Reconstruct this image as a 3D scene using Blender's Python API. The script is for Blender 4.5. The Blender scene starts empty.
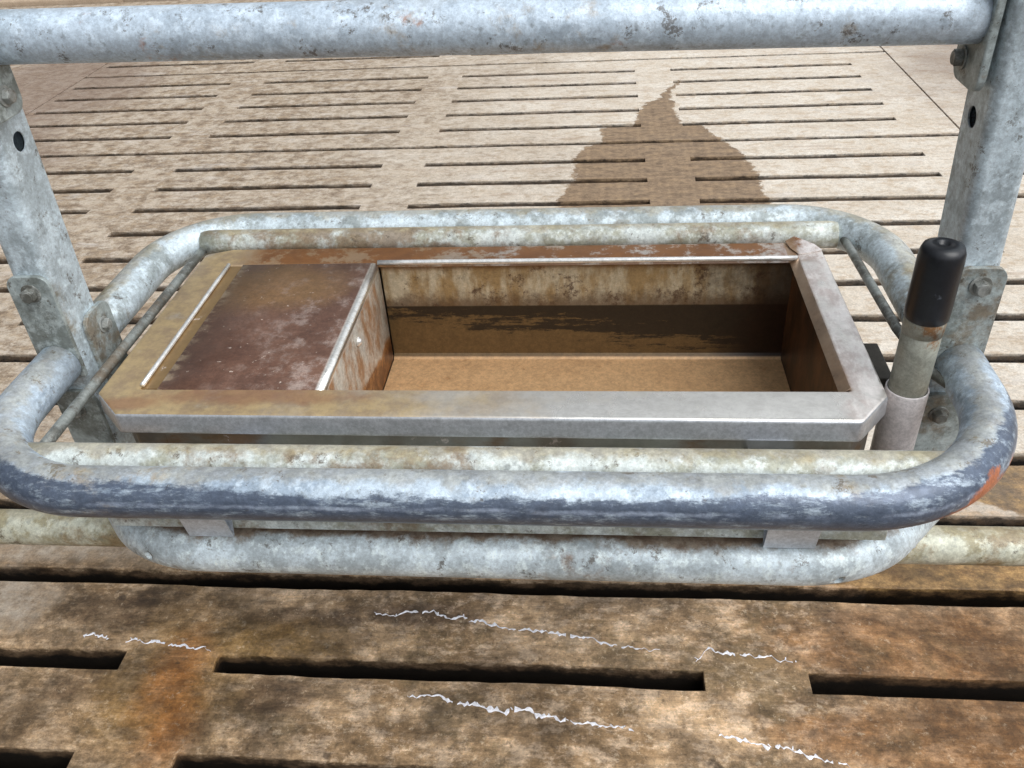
import bpy, bmesh, math, random
from mathutils import Vector, Matrix
S = bpy.context.scene
C = S.collection
rnd = random.Random(7)
PI = math.pi

# ------------------------------------------------------------------ camera
f = 870.0
y = Vector((86, 636, -f)).normalized()
dn = Vector((81, -1221, -f)).normalized()
z = -(dn - dn.dot(y)*y*0.5); z.normalize()
y = (y - y.dot(z)*z).normalized()
x = y.cross(z)
R = Matrix((x, y, z))                       # world = R @ camera vector
cam_d = bpy.data.cameras.new('camera'); cam = bpy.data.objects.new('camera', cam_d); C.objects.link(cam)
cam_d.sensor_width = 36; cam_d.lens = 36*f/1024; cam_d.clip_start = .02; cam_d.clip_end = 60
cam.matrix_world = Matrix.Translation((0, 0, 1.45)) @ R.to_4x4()
S.camera = cam

# ------------------------------------------------------------------ node helper
def srgb(r, g, b):
    def l(c):
        c /= 255
        return c/12.92 if c < .04045 else ((c+.055)/1.055)**2.4
    return (l(r), l(g), l(b), 1)
class NT:
    def __init__(s, name):
        s.m = bpy.data.materials.new(name); s.m.use_nodes = True
        s.t = s.m.node_tree; s.t.nodes.clear()
        s.out = s.n('ShaderNodeOutputMaterial'); s.b = s.n('ShaderNodeBsdfPrincipled')
        s.t.links.new(s.b.outputs[0], s.out.inputs[0])
        s.pos = s.n('ShaderNodeNewGeometry').outputs['Position']
        s._sep = None
    def n(s, t, **k):
        q = s.t.nodes.new(t)
        for a, v in k.items(): setattr(q, a, v)
        return q
    def put(s, inp, v):
        if hasattr(v, 'is_output') or isinstance(v, bpy.types.NodeSocket): s.t.links.new(v, inp)
        elif v is not None:
            try: inp.default_value = v
            except Exception: inp.default_value = tuple(v)[:3]
    def math(s, op, a, b=None, c=None, clamp=False):
        q = s.n('ShaderNodeMath', operation=op, use_clamp=clamp)
        s.put(q.inputs[0], a)
        if b is not None: s.put(q.inputs[1], b)
        if c is not None: s.put(q.inputs[2], c)
        return q.outputs[0]
    def vm(s, op, a, b):
        q = s.n('ShaderNodeVectorMath', operation=op); s.put(q.inputs[0], a); s.put(q.inputs[1], b)
        return q.outputs[0] if op != 'LENGTH' else q.outputs[1]
    def xyz(s, i):
        if not s._sep:
            s._sep = s.n('ShaderNodeSeparateXYZ'); s.put(s._sep.inputs[0], s.pos)
        return s._sep.outputs[i]
    def uv(s, i):
        q = s.n('ShaderNodeUVMap'); p = s.n('ShaderNodeSeparateXYZ'); s.put(p.inputs[0], q.outputs[0]); return p.outputs[i]
    def noise(s, scale, detail=6, rough=.6, stretch=None, off=(0, 0, 0), dist=0, vec=None):
        v = vec or s.pos
        if stretch or any(off):
            mp = s.n('ShaderNodeMapping'); s.put(mp.inputs[0], v)
            mp.inputs['Location'].default_value = off; mp.inputs['Scale'].default_value = stretch or (1, 1, 1)
            v = mp.outputs[0]
        q = s.n('ShaderNodeTexNoise'); s.put(q.inputs['Vector'], v)
        q.inputs['Scale'].default_value = scale; q.inputs['Detail'].default_value = detail
        q.inputs['Roughness'].default_value = rough; q.inputs['Distortion'].default_value = dist
        return q.outputs[0]
    def ss(s, v, a, b, lo=0., hi=1.):       # smooth map from [a,b] to [lo,hi]
        q = s.n('ShaderNodeMapRange', interpolation_type='SMOOTHSTEP')
        s.put(q.inputs[0], v)
        for i, w in enumerate((a, b, lo, hi)): q.inputs[1+i].default_value = w
        return q.outputs[0]
    def mix(s, fac, a, b, mode='MIX'):
        q = s.n('ShaderNodeMix', data_type='RGBA', blend_type=mode)
        s.put(q.inputs[0], fac); s.put(q.inputs[6], a); s.put(q.inputs[7], b)
        return q.outputs[2]
    def blobs(s, lst, warp=.05, wscale=8., soft=.25, woff=(0, 0, 0)):   # union of ellipses in xy with wobbly edge: 0..1
        w = s.math('MULTIPLY', s.math('SUBTRACT', s.noise(wscale, 5, .6, off=woff), .5), 2.)
        cur = None
        for (cx, cy, rx, ry) in lst:
            d = s.vm('MULTIPLY', s.vm('SUBTRACT', s.pos, (cx, cy, 0)), (1/rx, 1/ry, 0))
            l = s.vm('LENGTH', d, (0, 0, 0))
            cur = l if cur is None else s.math('MINIMUM', cur, l)
        cur = s.math('ADD', cur, s.math('MULTIPLY', w, warp))
        return s.ss(cur, 1-soft, 1+soft, 1., 0.)
    def bump(s, h, strength=.3, dist=.002):
        q = s.n('ShaderNodeBump'); q.inputs['Strength'].default_value = strength; q.inputs['Distance'].default_value = dist
        s.put(q.inputs['Height'], h); s.put(s.b.inputs['Normal'], q.outputs[0])
    def fin(s, col, rough=.5, metal=0., spec=.5, grain=(170, .84, 1.12)):
        if grain:
            g1 = s.ss(s.noise(grain[0], 4, .85, off=(1, 1, 1)), .36, .64, grain[1], grain[2])
            g2 = s.ss(s.noise(grain[0]*.33, 6, .8, off=(4, 2, 1)), .36, .62, grain[1]+.05, grain[2]-.03)
            g = s.math('MULTIPLY', g1, g2)
            cb = s.n('ShaderNodeCombineXYZ')
            for i in range(3): s.put(cb.inputs[i], g)
            col = s.mix(1., col, cb.outputs[0], 'MULTIPLY')
        s.put(s.b.inputs['Base Color'], col); s.put(s.b.inputs['Roughness'], rough); s.put(s.b.inputs['Metallic'], metal)
        s.b.inputs['Specular IOR Level'].default_value = spec
        return s.m
M = {}

# ---- galvanised steel; UV u = metres along tube, v = 0..1 around it (0 outward, .25 up)
def galv(name, light=(196, 210, 218), mid=(150, 160, 166), dirt=(150, 128, 100), dust=0., grime=.4, rust=.1, dark=None, off=0., metal=.28, dustc=((186, 172, 138), (142, 124, 94))):
    t = NT(name); o = (off, off*1.7, off*.6)
    n1 = t.noise(13, 8, .68, off=o); n2 = t.noise(48, 6, .7, off=o); n3 = t.noise(5, 4, .55, off=o)
    col = t.mix(t.ss(n1, .43, .56), srgb(*mid), srgb(*light))
    col = t.mix(t.math('MULTIPLY', t.ss(n2, .5, .62), .6), col, srgb(*[min(255, c+24) for c in light]))
    col = t.mix(t.math('MULTIPLY', t.ss(t.noise(75, 4, .7, off=(off+3, 1, 2)), .55, .72), .5), col, srgb(118, 122, 122))
    g = t.math('MULTIPLY', t.ss(t.math('ADD', t.math('MULTIPLY', n3, .55), t.math('MULTIPLY', t.noise(26, 8, .7, off=(2+off, 0, 5)), .45)), .615-.20*grime, .70-.19*grime), .8)
    col = t.mix(g, col, srgb(*dirt))
    g2 = t.ss(t.noise(30, 9, .82, off=(off+9, 4, 1)), .575, .62)
    col = t.mix(t.math('MULTIPLY', g2, .75), col, srgb(88, 76, 62))
    mk = None
    if dust or dark:
        v = t.uv(1)
    if dust:
        # crust of dirt lying along the crown of the tube
        a = t.math('ABSOLUTE', t.math('SUBTRACT', v, .29))
        a = t.math('ADD', a, t.math('MULTIPLY', t.math('SUBTRACT', t.noise(16, 7, .7, off=(off, 8, 3)), .5), .42))
        col = t.mix(t.math('MULTIPLY', t.ss(a, .05, .13, 1, 0), dust), col, t.mix(t.ss(n2, .4, .6), srgb(*dustc[0]), srgb(*dustc[1])))
    rr = .48; mt = metal
    if dark:
        # polished dark blue wear band on the outer, lower side where animals rub; dark = list of (u0,u1,vtop)
        u = t.uv(0)
        # v wrapped so that the underside is negative
        vw = t.math('SUBTRACT', t.math('FRACT', t.math('ADD', v, .4)), .4)
        vt, lo = None, None
        us, vs = dark
        cr = t.n('ShaderNodeValToRGB'); t.put(cr.inputs[0], t.math('DIVIDE', u, us[-1]))
        el = cr.color_ramp.elements
        while len(el) > 1: el.remove(el[0])
        el[0].position = 0; el[0].color = (vs[0],)*3+(1,)
        for a_, b_ in list(zip(us, vs))[1:]:
            e = el.new(a_/us[-1]); e.color = (b_,)*3+(1,)
        edge = t.math('SUBTRACT', vw, cr.outputs[0])
        wob = t.math('ADD', t.math('MULTIPLY', t.math('SUBTRACT', t.noise(9, 8, .7, stretch=(.5, 1, 1), off=(off, 0, 7)), .5), .22), t.math('MULTIPLY', t.math('SUBTRACT', t.noise(70, 6, .8, stretch=(.4, 1, 1)), .5), .14))
        mk = t.ss(t.math('ADD', edge, wob), -.014, .018, 1, 0)
        brk = t.ss(t.noise(60, 7, .8, stretch=(.3, 1, 1)), .49, .66, .95, .28)
        # pale scuffed streak within the band
        st = t.math('ABSOLUTE', t.math('ADD', t.math('SUBTRACT', vw, .035), t.math('MULTIPLY', wob, .35)))
        pale = t.math('MULTIPLY', t.ss(st, .0, .022, 1, 0), t.ss(t.noise(20, 7, .75, stretch=(.5, 1, 1), off=(4, 4, 4)), .40, .60))
        dk = t.mix(t.noise(60, 4), srgb(60, 68, 84), srgb(98, 110, 130))
        dk = t.mix(t.math('MULTIPLY', pale, .8), dk, srgb(165, 176, 196))
        mk = t.math('MULTIPLY', mk, brk)
        col = t.mix(mk, col, dk)
        # knocked rusty patch on the right bend
        rp = t.vm('LENGTH', t.vm('MULTIPLY', t.vm('SUBTRACT', t.pos, (.412, .737, .775)), (10., 13., 26.)), (0, 0, 0))
        rp = t.ss(t.math('ADD', rp, t.math('MULTIPLY', t.math('SUBTRACT', t.noise(30, 6, .7), .5), 1.8)), .55, .8, 1, 0)
        col = t.mix(rp, col, srgb(190, 120, 88))
        rr = t.math('SUBTRACT', .48, t.math('MULTIPLY', mk, .18))
    if rust:
        rm = t.ss(t.noise(7.5, 9, .72, off=(off+1, 2, 8)), .70-rust*.35, .78-rust*.35)
        col = t.mix(t.math('MULTIPLY', rm, .75), col, t.mix(t.noise(60, 3), srgb(150, 84, 48), srgb(190, 140, 100)))
    t.bump(t.math('ADD', t.math('MULTIPLY', n2, .7), t.math('MULTIPLY', t.noise(160, 4, .7), .4)), .45, .002)
    return t.fin(col, rr, mt)
M['rail'] = galv('galvanised_rail', light=(202, 216, 229), mid=(186, 200, 213), grime=.16, rust=.2, off=0.4, dust=.12, dirt=(172, 158, 138))
M['loop_front'] = galv('galvanised_guard_front', light=(194, 208, 220), mid=(160, 175, 190), dirt=(170, 152, 128), grime=.34, rust=.08, off=3.1, dust=.4,
                       dark=((0, .08, .16, .28, .42, .60, .80, 1.0, 1.15, 1.30, 1.42, 1.52, 1.62), (0., .0, .10, .19, .17, .105, .085, .10, .15, .20, .19, .12, .0)))
M['loop_rear'] = galv('galvanised_guard_rear', light=(206, 218, 224), mid=(158, 166, 166), dirt=(140, 128, 104), grime=.4, rust=.06, off=5.3, dust=.5)
M['inner'] = galv('galvanised_inner_bar', light=(208, 214, 210), mid=(168, 168, 152), dirt=(132, 108, 80), grime=.62, rust=.2, off=8.8, dust=.6, metal=.15)
M['low'] = galv('galvanised_support_loop', light=(220, 232, 238), mid=(184, 194, 198), dirt=(128, 100, 76), grime=.2, rust=.04, off=11.2, dust=.95, dustc=((150, 134, 116), (112, 88, 68)))
M['lowrail'] = galv('galvanised_low_rail', light=(196, 196, 178), mid=(160, 152, 124), dirt=(140, 118, 84), grime=.55, rust=.15, off=14.9, dust=.45, metal=.12)
M['post'] = galv('galvanised_post', light=(206, 220, 228), mid=(176, 188, 194), dirt=(142, 132, 112), grime=.14, rust=.04, off=17.5, metal=.3)
M['plate'] = galv('galvanised_plate', light=(168, 178, 178), mid=(128, 134, 130), dirt=(128, 112, 90), grime=.5, rust=.1, off=21.5)
M['bolt'] = galv('zinc_bolt', light=(150, 152, 148), mid=(104, 104, 98), dirt=(112, 96, 78), grime=.5, rust=.15, off=25)
M['rod'] = galv('steel_rod', light=(138, 142, 138), mid=(94, 94, 88), dirt=(110, 96, 78), grime=.5, rust=.1, off=28)

# ---- stainless steel with mineral film
def stainless(name, film=.5, scale=0., tint=(168, 128, 64), off=0., rough=.30, base=(196, 194, 192), pinkx=None):
    t = NT(name)
    n = t.noise(9, 7, .62, stretch=(.6, 1, 1), off=(off, 0, 0)); n2 = t.noise(45, 6, .7, stretch=(.3, 1, 1), off=(0, off, 0))
    col = t.mix(n2, srgb(*[c-22 for c in base]), srgb(*base))
    fm = t.ss(t.math('ADD', n, t.math('MULTIPLY', t.math('SUBTRACT', n2, .5), .18)), .60-.3*film, .74-.3*film)
    if pinkx is not None:                        # film thins out to the right, pink-white scale begins
        g = t.ss(t.math('ADD', t.xyz(0), t.math('MULTIPLY', t.math('SUBTRACT', n, .5), .5)), pinkx-.25, pinkx+.1)
        fm = t.math('MULTIPLY', fm, t.math('SUBTRACT', 1., t.math('MULTIPLY', g, .75)))
    fcol = t.mix(t.noise(22, 6, .7, off=(3, off, 2)), srgb(*tint), srgb(126, 88, 52))
    col = t.mix(t.math('MULTIPLY', fm, .85), col, fcol)
    sc = t.math('MULTIPLY', t.ss(t.noise(14, 9, .75, off=(7, 2, off)), .60-scale*.2, .66-scale*.2), .85)
    col = t.mix(sc, col, srgb(206, 194, 188))
    rf = t.math('ADD', t.math('MULTIPLY', fm, .1), t.math('ADD', rough, t.math('MULTIPLY', sc, .3)))
    mt = t.math('SUBTRACT', .92, t.math('ADD', t.math('MULTIPLY', fm, .3), t.math('MULTIPLY', sc, .6)), clamp=True)
    t.bump(t.math('ADD', n2, t.math('MULTIPLY', t.noise(6, 2), 1.0)), .12, .002)
    return t.fin(col, rf, mt, grain=(60, .94, 1.05)), t

M['body'] = stainless('stainless_body', film=.25, off=9, base=(150, 148, 142), tint=(120, 98, 70), rough=.42)[0]
M['ledge'] = stainless('stainless_ledge', film=1., off=4, base=(190, 184, 160), tint=(176, 142, 86))[0]

def rim_mat():
    t = NT('stainless_rim')
    X, Y_ = t.xyz(0), t.xyz(1)
    n = t.noise(9, 8, .65, off=(3, 0, 0)); n2 = t.noise(50, 6, .7, stretch=(.35, 1, 1)); n3 = t.noise(20, 9, .75, off=(5, 5, 5))
    col = t.mix(n2, srgb(204, 200, 192), srgb(234, 230, 224))
    # golden film over left and front
    left = t.ss(t.math('ADD', X, t.math('MULTIPLY', t.math('SUBTRACT', n, .5), .9)), -.40, .10, 1, 0)
    gold = t.math('MULTIPLY', left, t.ss(n, .20, .42))
    col = t.mix(t.math('MULTIPLY', gold, .85), col, t.mix(t.ss(n3, .38, .62), srgb(186, 156, 100), srgb(150, 120, 78)))
    # rear edge: orange brown film with bare patches
    rear = t.ss(Y_, 1.235, 1.262)
    rb = t.math('MULTIPLY', rear, t.ss(n3, .50, .60, 1, .35))
    rb = t.math('MULTIPLY', rb, t.ss(X, -.62, -.55))
    col = t.mix(rb, col, t.mix(t.noise(14, 6, .7, off=(1, 9, 0)), srgb(158, 104, 50), srgb(92, 58, 38)))
    # rust red seep on the front left of the front strip
    sp = t.blobs([(-.44, .888, .13, .018), (-.62, .87, .04, .012)], 1.3, 20., .5)
    col = t.mix(t.math('MULTIPLY', sp, .5), col, srgb(146, 92, 66))
    # pale lime scale on the right end
    right = t.ss(t.math('ADD', X, t.math('MULTIPLY', t.math('SUBTRACT', n, .5), .1)), .28, .32)
    sc = t.math('MULTIPLY', right, t.ss(n3, .36, .56))
    col = t.mix(t.math('MULTIPLY', sc, .9), col, t.mix(t.ss(t.noise(26, 8, .75, stretch=(1, .4, 1)), .4, .6), srgb(184, 170, 164), srgb(226, 220, 216)))
    fq = t.math('MULTIPLY', t.ss(Y_, .96, .90), right)
    inr = t.math('MULTIPLY', t.ss(X, .300, .302), t.math('MULTIPLY', t.ss(Y_, .902, .906), t.ss(t.math('ADD', X, t.math('MULTIPLY', n2, .01)), .326, .318)))
    col = t.mix(t.math('MULTIPLY', inr, .85), col, t.mix(n3, srgb(128, 92, 64), srgb(170, 142, 108)))
    film = t.math('MAXIMUM', t.math('MAXIMUM', gold, rb), sc)
    rg = t.math('ADD', .27, t.math('MULTIPLY', film, .12))
    mt = t.math('SUBTRACT', .86, t.math('MULTIPLY', film, .46))
    t.bump(t.math('ADD', n2, t.noise(5, 2)), .12, .002)
    return t.fin(col, rg, mt, grain=(60, .93, 1.06))
M['rim'] = rim_mat()

def lid_mat():
    t = NT('rust_film_lid')
    X, Y_, Z_ = t.xyz(0), t.xyz(1), t.xyz(2)
    n = t.noise(8, 8, .7, off=(1, 2, 0)); n2 = t.noise(55, 7, .75, stretch=(.5, 1, 1)); n3 = t.noise(24, 9, .78, off=(6, 6, 6))
    col = t.mix(t.ss(n, .3, .7), srgb(88, 60, 48), srgb(118, 86, 70))
    gp = t.blobs([(-.50, 1.18, .10, .07)], .6, 8., .4)
    col = t.mix(t.math('MULTIPLY', gp, .5), col, srgb(152, 118, 74))
    # grey lime bloom on the right half
    bl = t.math('ADD', t.math('MULTIPLY', X, 1.9), .88)
    lim = t.math('MULTIPLY', t.ss(t.math('ADD', n3, t.math('MULTIPLY', n, .5)), .74, .92), t.ss(bl, -.22, .14))
    col = t.mix(t.math('MULTIPLY', lim, .75), col, srgb(172, 154, 144))
    sp = t.ss(t.noise(130, 3, .6), .68, .74)
    col = t.mix(t.math('MULTIPLY', sp, .8), col, srgb(206, 190, 176))
    edge = t.math('MULTIPLY', t.ss(X, -.568, -.588), t.ss(n2, .45, .6))
    col = t.mix(t.math('MULTIPLY', edge, .8), col, srgb(190, 168, 140))
    # fold with its highlight painted near-white, and hanging face
    side = t.ss(X, -.3625, -.3600)
    fold = t.math('MULTIPLY', t.ss(X, -.371, -.366), t.ss(Z_, .776, .780))
    # hanging face: lime grey above, orange brown below a slanting old water line
    wl = t.math('SUBTRACT', Z_, t.math('ADD', .645, t.math('MULTIPLY', t.math('SUBTRACT', 1.25, Y_), .18)))
    wl = t.math('ADD', wl, t.math('MULTIPLY', t.math('SUBTRACT', n, .5), .09))
    low = t.mix(t.ss(n3, .4, .6), srgb(178, 126, 76), srgb(112, 70, 38))
    upc = t.mix(t.ss(t.noise(18, 8, .75, stretch=(1, 1, .5)), .4, .6), srgb(158, 118, 84), srgb(196, 190, 178))
    sc = t.mix(t.ss(wl, -.006, .006), low, upc)
    col = t.mix(side, col, sc)
    col = t.mix(fold, col, srgb(252, 248, 240))
    m = t.math('MAXIMUM', fold, .12)
    t.bump(n2, .2, .002)
    return t.fin(col, t.math('SUBTRACT', .42, t.math('MULTIPLY', fold, .14)), t.math('MULTIPLY', m, .95))
M['lid'] = lid_mat()

def basin_mat():
    t = NT('stained_basin')
    X, Y_, Z_ = t.xyz(0), t.xyz(1), t.xyz(2)
    n = t.noise(7, 8, .7); ns = t.noise(15, 10, .8, stretch=(.4, 1, 3.2), off=(4, 0, 3)); nv = t.noise(28, 8, .7, stretch=(1, 1, .3)); n3 = t.noise(42, 8, .75)
    up = t.mix(t.ss(nv, .38, .62), srgb(158, 132, 92), srgb(196, 184, 158))
    up = t.mix(t.math('MULTIPLY', t.ss(t.noise(20, 9, .78, off=(8, 8, 0)), .55, .64), .85), up, srgb(74, 48, 36))
    # rusty run just under the top edge and dirty band just above the old water line
    up = t.mix(t.math('MULTIPLY', t.ss(t.math('ADD', Z_, t.math('MULTIPLY', n3, .02)), .775, .79), .7), up, srgb(126, 84, 46))
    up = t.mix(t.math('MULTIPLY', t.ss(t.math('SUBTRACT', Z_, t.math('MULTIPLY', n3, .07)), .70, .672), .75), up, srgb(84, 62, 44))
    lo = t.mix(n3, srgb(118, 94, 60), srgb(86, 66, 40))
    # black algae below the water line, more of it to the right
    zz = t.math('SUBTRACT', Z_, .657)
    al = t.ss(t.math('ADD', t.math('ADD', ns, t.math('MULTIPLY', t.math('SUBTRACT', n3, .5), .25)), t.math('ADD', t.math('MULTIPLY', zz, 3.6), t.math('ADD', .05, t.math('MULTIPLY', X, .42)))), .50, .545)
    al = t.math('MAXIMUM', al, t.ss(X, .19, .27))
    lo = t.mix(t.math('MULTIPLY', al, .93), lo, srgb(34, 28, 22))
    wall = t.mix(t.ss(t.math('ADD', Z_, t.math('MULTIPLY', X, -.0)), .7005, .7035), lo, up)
    # bolt end patch, dark grown-over corner to the right
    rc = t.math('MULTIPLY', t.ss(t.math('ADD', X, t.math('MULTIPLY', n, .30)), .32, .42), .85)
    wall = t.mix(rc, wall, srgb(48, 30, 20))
    fl = t.mix(t.noise(14, 8, .7, stretch=(.4, 1, 1)), srgb(180, 138, 96), srgb(216, 178, 134))
    fl = t.mix(t.math('MULTIPLY', t.ss(n3, .58, .7), .5), fl, srgb(150, 104, 58))
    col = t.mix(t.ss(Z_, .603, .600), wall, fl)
    # right end wall
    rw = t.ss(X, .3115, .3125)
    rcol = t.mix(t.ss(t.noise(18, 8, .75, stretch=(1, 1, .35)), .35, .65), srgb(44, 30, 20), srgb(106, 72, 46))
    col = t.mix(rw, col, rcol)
    t.bump(n3, .25, .002)
    return t.fin(col, .42, .15)
M['basin'] = basin_mat()

def simple(name, c1, c2, rough, scale=40, metal=0., bump=.2, c3=None, t3=.6):
    t = NT(name); n = t.noise(scale, 7, .7)
    col = t.mix(n, srgb(*c1), srgb(*c2))
    if c3: col = t.mix(t.ss(t.noise(scale*.5, 8, .75, off=(5, 1, 1)), t3, t3+.08), col, srgb(*c3))
    t.bump(n, bump, .001)
    return t.fin(col, rough, metal)
M['skirt'] = simple('satin_stainless_skirt', (170, 172, 176), (198, 200, 204), .28, 12, .5, .05, c3=(150, 140, 128), t3=.62)
M['clip'] = simple('brushed_stainless', (184, 190, 198), (214, 220, 228), .34, 30, .35, .05)
M['bright'] = simple('highlight_white_metal', (226, 224, 220), (250, 248, 244), .24, 30, .65, .05)  # near-white metal, paints the highlight on the folds and the rivet
M['grip'] = simple('black_rubber_grip', (14, 14, 16), (34, 36, 42), .36, 60, c3=(86, 90, 98), t3=.66)
M['pipe'] = simple('grimy_galvanised_pipe', (126, 126, 114), (182, 182, 170), .45, 26, .3, c3=(132, 96, 62), t3=.56)
def pvc_mat():
    t = NT('white_plastic_sleeve'); n = t.noise(24, 8, .7)
    g = t.ss(t.math('ADD', t.xyz(2), t.math('MULTIPLY', t.math('SUBTRACT', n, .5), .12)), .62, .70)
    col = t.mix(g, t.mix(t.noise(40, 6), srgb(116, 92, 72), srgb(150, 132, 114)), srgb(214, 208, 208))
    return t.fin(col, .4)
M['pvc'] = pvc_mat()
M['hanger'] = simple('dark_steel_hanger', (66, 64, 60), (92, 88, 80), .6, 20, .2)
M['streak'] = simple('painted_glint_white', (236, 234, 244), (255, 254, 255), .18, 90)  # white colour standing for light glinting off water edges
M['pit'] = simple('slurry', (14, 12, 10), (24, 20, 16), .8, 5)
M['kerb'] = simple('kerb_concrete', (150, 128, 106), (196, 178, 156), .85, 6, c3=(70, 56, 48), t3=.62)

def floor_mat():
    t = NT('stained_concrete')
    X, Y_, Z_ = t.xyz(0), t.xyz(1), t.xyz(2)
    nb = t.noise(1.5, 5, .6); nm = t.noise(6, 9, .74, stretch=(.75, 1, 1)); nf = t.noise(28, 10, .78, stretch=(.6, 1, 1)); ng = t.noise(110, 6, .8)
    nx = t.noise(14, 7, .7, stretch=(.12, 1, 1), off=(2, 7, 0))
    # dry far floor
    far = t.mix(t.ss(nm, .3, .7), srgb(200, 186, 168), srgb(222, 213, 200))
    far = t.mix(t.math('MULTIPLY', t.ss(nf, .50, .58), .6), far, srgb(182, 160, 134))
    far = t.mix(t.math('MULTIPLY', t.ss(nx, .56, .64), .40), far, srgb(166, 142, 122))
    # far floor turns darker brown towards the left
    lf = t.ss(t.math('ADD', X, t.math('MULTIPLY', t.math('SUBTRACT', nb, .5), 2.6)), -1.7, .7, 1, 0)
    lf = t.math('MULTIPLY', lf, t.ss(t.math('ADD', t.math('MULTIPLY', t.noise(14, 9, .8, off=(6, 6, 1)), 1.), t.math('MULTIPLY', nm, .5)), .66, .84, .40, .92))
    far = t.mix(lf, far, t.mix(t.ss(nf, .4, .6), srgb(160, 138, 112), srgb(112, 94, 76)))
    far = t.mix(t.math('MULTIPLY', t.ss(t.noise(26, 8, .8, stretch=(.3, 1, 1), off=(1, 7, 7)), .57, .62), t.ss(X, -.2, -1.6, .15, .6)), far, srgb(96, 78, 66))
    lg = t.math('MULTIPLY', t.ss(t.noise(9, 8, .7, stretch=(.35, 1, 1), off=(3, 3, 3)), .56, .68), .5)
    far = t.mix(lg, far, srgb(206, 198, 190))
    # near floor, soaked and rusty
    nr = t.mix(t.ss(nm, .42, .60), srgb(136, 110, 80), srgb(186, 156, 122))
    nr = t.mix(t.math('MULTIPLY', t.ss(nf, .48, .58), .65), nr, srgb(212, 186, 158))
    nr = t.mix(t.math('MULTIPLY', t.ss(nx, .56, .66), .35), nr, srgb(104, 82, 60))
    rb = t.blobs([(.62, 1.13, .26, .10), (.48, .93, .16, .05), (.80, .92, .3, .2), (.62, 1.36, .34, .07)], .9, 6., .45)
    nr = t.mix(t.math('MULTIPLY', rb, .62), nr, t.mix(nf, srgb(150, 98, 46), srgb(112, 72, 36)))
    gr = t.ss(t.noise(5, 8, .72, off=(9, 1, 4)), .52, .60)
    nr = t.mix(t.math('MULTIPLY', gr, .55), nr, srgb(104, 88, 62))
    db = t.blobs([(-.98, 1.17, .16, .055), (-.36, 1.18, .11, .03), (-.62, 1.16, .12, .03), (.5, 1.2, .06, .02), (-.62, .98, .07, .04), (-1.02, .97, .08, .03)], .9, 9., .35)
    nr = t.mix(t.math('MULTIPLY', db, .7), nr, t.mix(nf, srgb(64, 48, 38), srgb(98, 76, 56)))
    ob = t.blobs([(-.84, 1.0, .055, .10), (-.80, .9, .05, .08)], .45, 7., .75)
    ob2 = t.blobs([(-.72, 1.10, .22, .05), (-.84, 1.0, .12, .16)], .8, 7., .7, (3, 0, 0))
    nr = t.mix(t.math('MULTIPLY', ob2, .6), nr, t.mix(nf, srgb(176, 134, 58), srgb(128, 96, 46)))
    nr = t.mix(t.math('MULTIPLY', ob, .62), nr, t.mix(nf, srgb(206, 120, 34), srgb(160, 92, 34)))
    # small black droppings and pits
    dp = t.ss(t.noise(19, 5, .6, off=(2.2, 5, 5)), .685, .72)
    nr = t.mix(t.math('MULTIPLY', dp, .8), nr, srgb(52, 42, 34))
    nr = t.mix(t.math('MULTIPLY', t.ss(t.noise(60, 7, .8, off=(3, 8, 8)), .565, .61), .55), nr, srgb(84, 66, 48))
    nr = t.mix(t.math('MULTIPLY', t.ss(t.noise(45, 8, .8, off=(7, 3, 8)), .57, .62), .55), nr, srgb(222, 200, 170))
    br = t.ss(t.math('ADD', X, t.math('MULTIPLY', t.math('SUBTRACT', nm, .5), 1.1)), .25, .75)
    nr = t.mix(t.math('MULTIPLY', br, .45), nr, t.mix(t.ss(nf, .42, .58), srgb(116, 80, 46), srgb(160, 118, 74)))
    bl = t.ss(t.math('ADD', X, t.math('MULTIPLY', t.math('SUBTRACT', nm, .5), 1.1)), -.45, -.85)
    nr = t.mix(t.math('MULTIPLY', bl, .4), nr, t.mix(t.ss(nf, .42, .58), srgb(92, 72, 52), srgb(138, 112, 80)))
    # blotchy soaking, dark spots and the fine float marks left in the concrete
    def gray(v):
        cb = t.n('ShaderNodeCombineXYZ')
        for i_ in range(3): t.put(cb.inputs[i_], v)
        return cb.outputs[0]
    b1 = t.ss(t.noise(5.5, 10, .78, stretch=(.8, 1, 1), off=(2, 6, 9), dist=.3), .40, .60, .58, 1.36)
    b2 = t.ss(t.noise(19, 10, .8, stretch=(.8, 1, 1), off=(6, 1, 9)), .38, .62, .68, 1.28)
    b3 = t.ss(t.noise(150, 3, .7, stretch=(.04, 1, 1)), .38, .62, .90, 1.08)
    nr = t.mix(1., nr, gray(t.math('MULTIPLY', t.math('MULTIPLY', b1, b2), b3)), 'MULTIPLY')
    vo = t.n('ShaderNodeTexVoronoi'); vo.inputs['Scale'].default_value = 9.; vo.inputs['Randomness'].default_value = 1.
    wv = t.n('ShaderNodeVectorMath', operation='SCALE'); wn = t.n('ShaderNodeTexNoise'); t.put(wn.inputs['Vector'], t.pos); wn.inputs['Scale'].default_value = 60; wn.inputs['Detail'].default_value = 4
    t.put(wv.inputs[0], wn.outputs[1]); wv.inputs['Scale'].default_value = .022
    t.put(vo.inputs['Vector'], t.vm('ADD', t.pos, wv.outputs[0]))
    sep = t.n('ShaderNodeSeparateXYZ'); t.put(sep.inputs[0], vo.outputs['Color'])
    rad = t.math('ADD', .03, t.math('MULTIPLY', sep.outputs[0], .10))
    spot = t.math('MULTIPLY', t.ss(t.math('SUBTRACT', vo.outputs['Distance'], rad), -.035, .02, 1, 0), t.ss(sep.outputs[1], .35, .5))
    nr = t.mix(t.math('MULTIPLY', spot, .75), nr, srgb(58, 46, 36))
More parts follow.
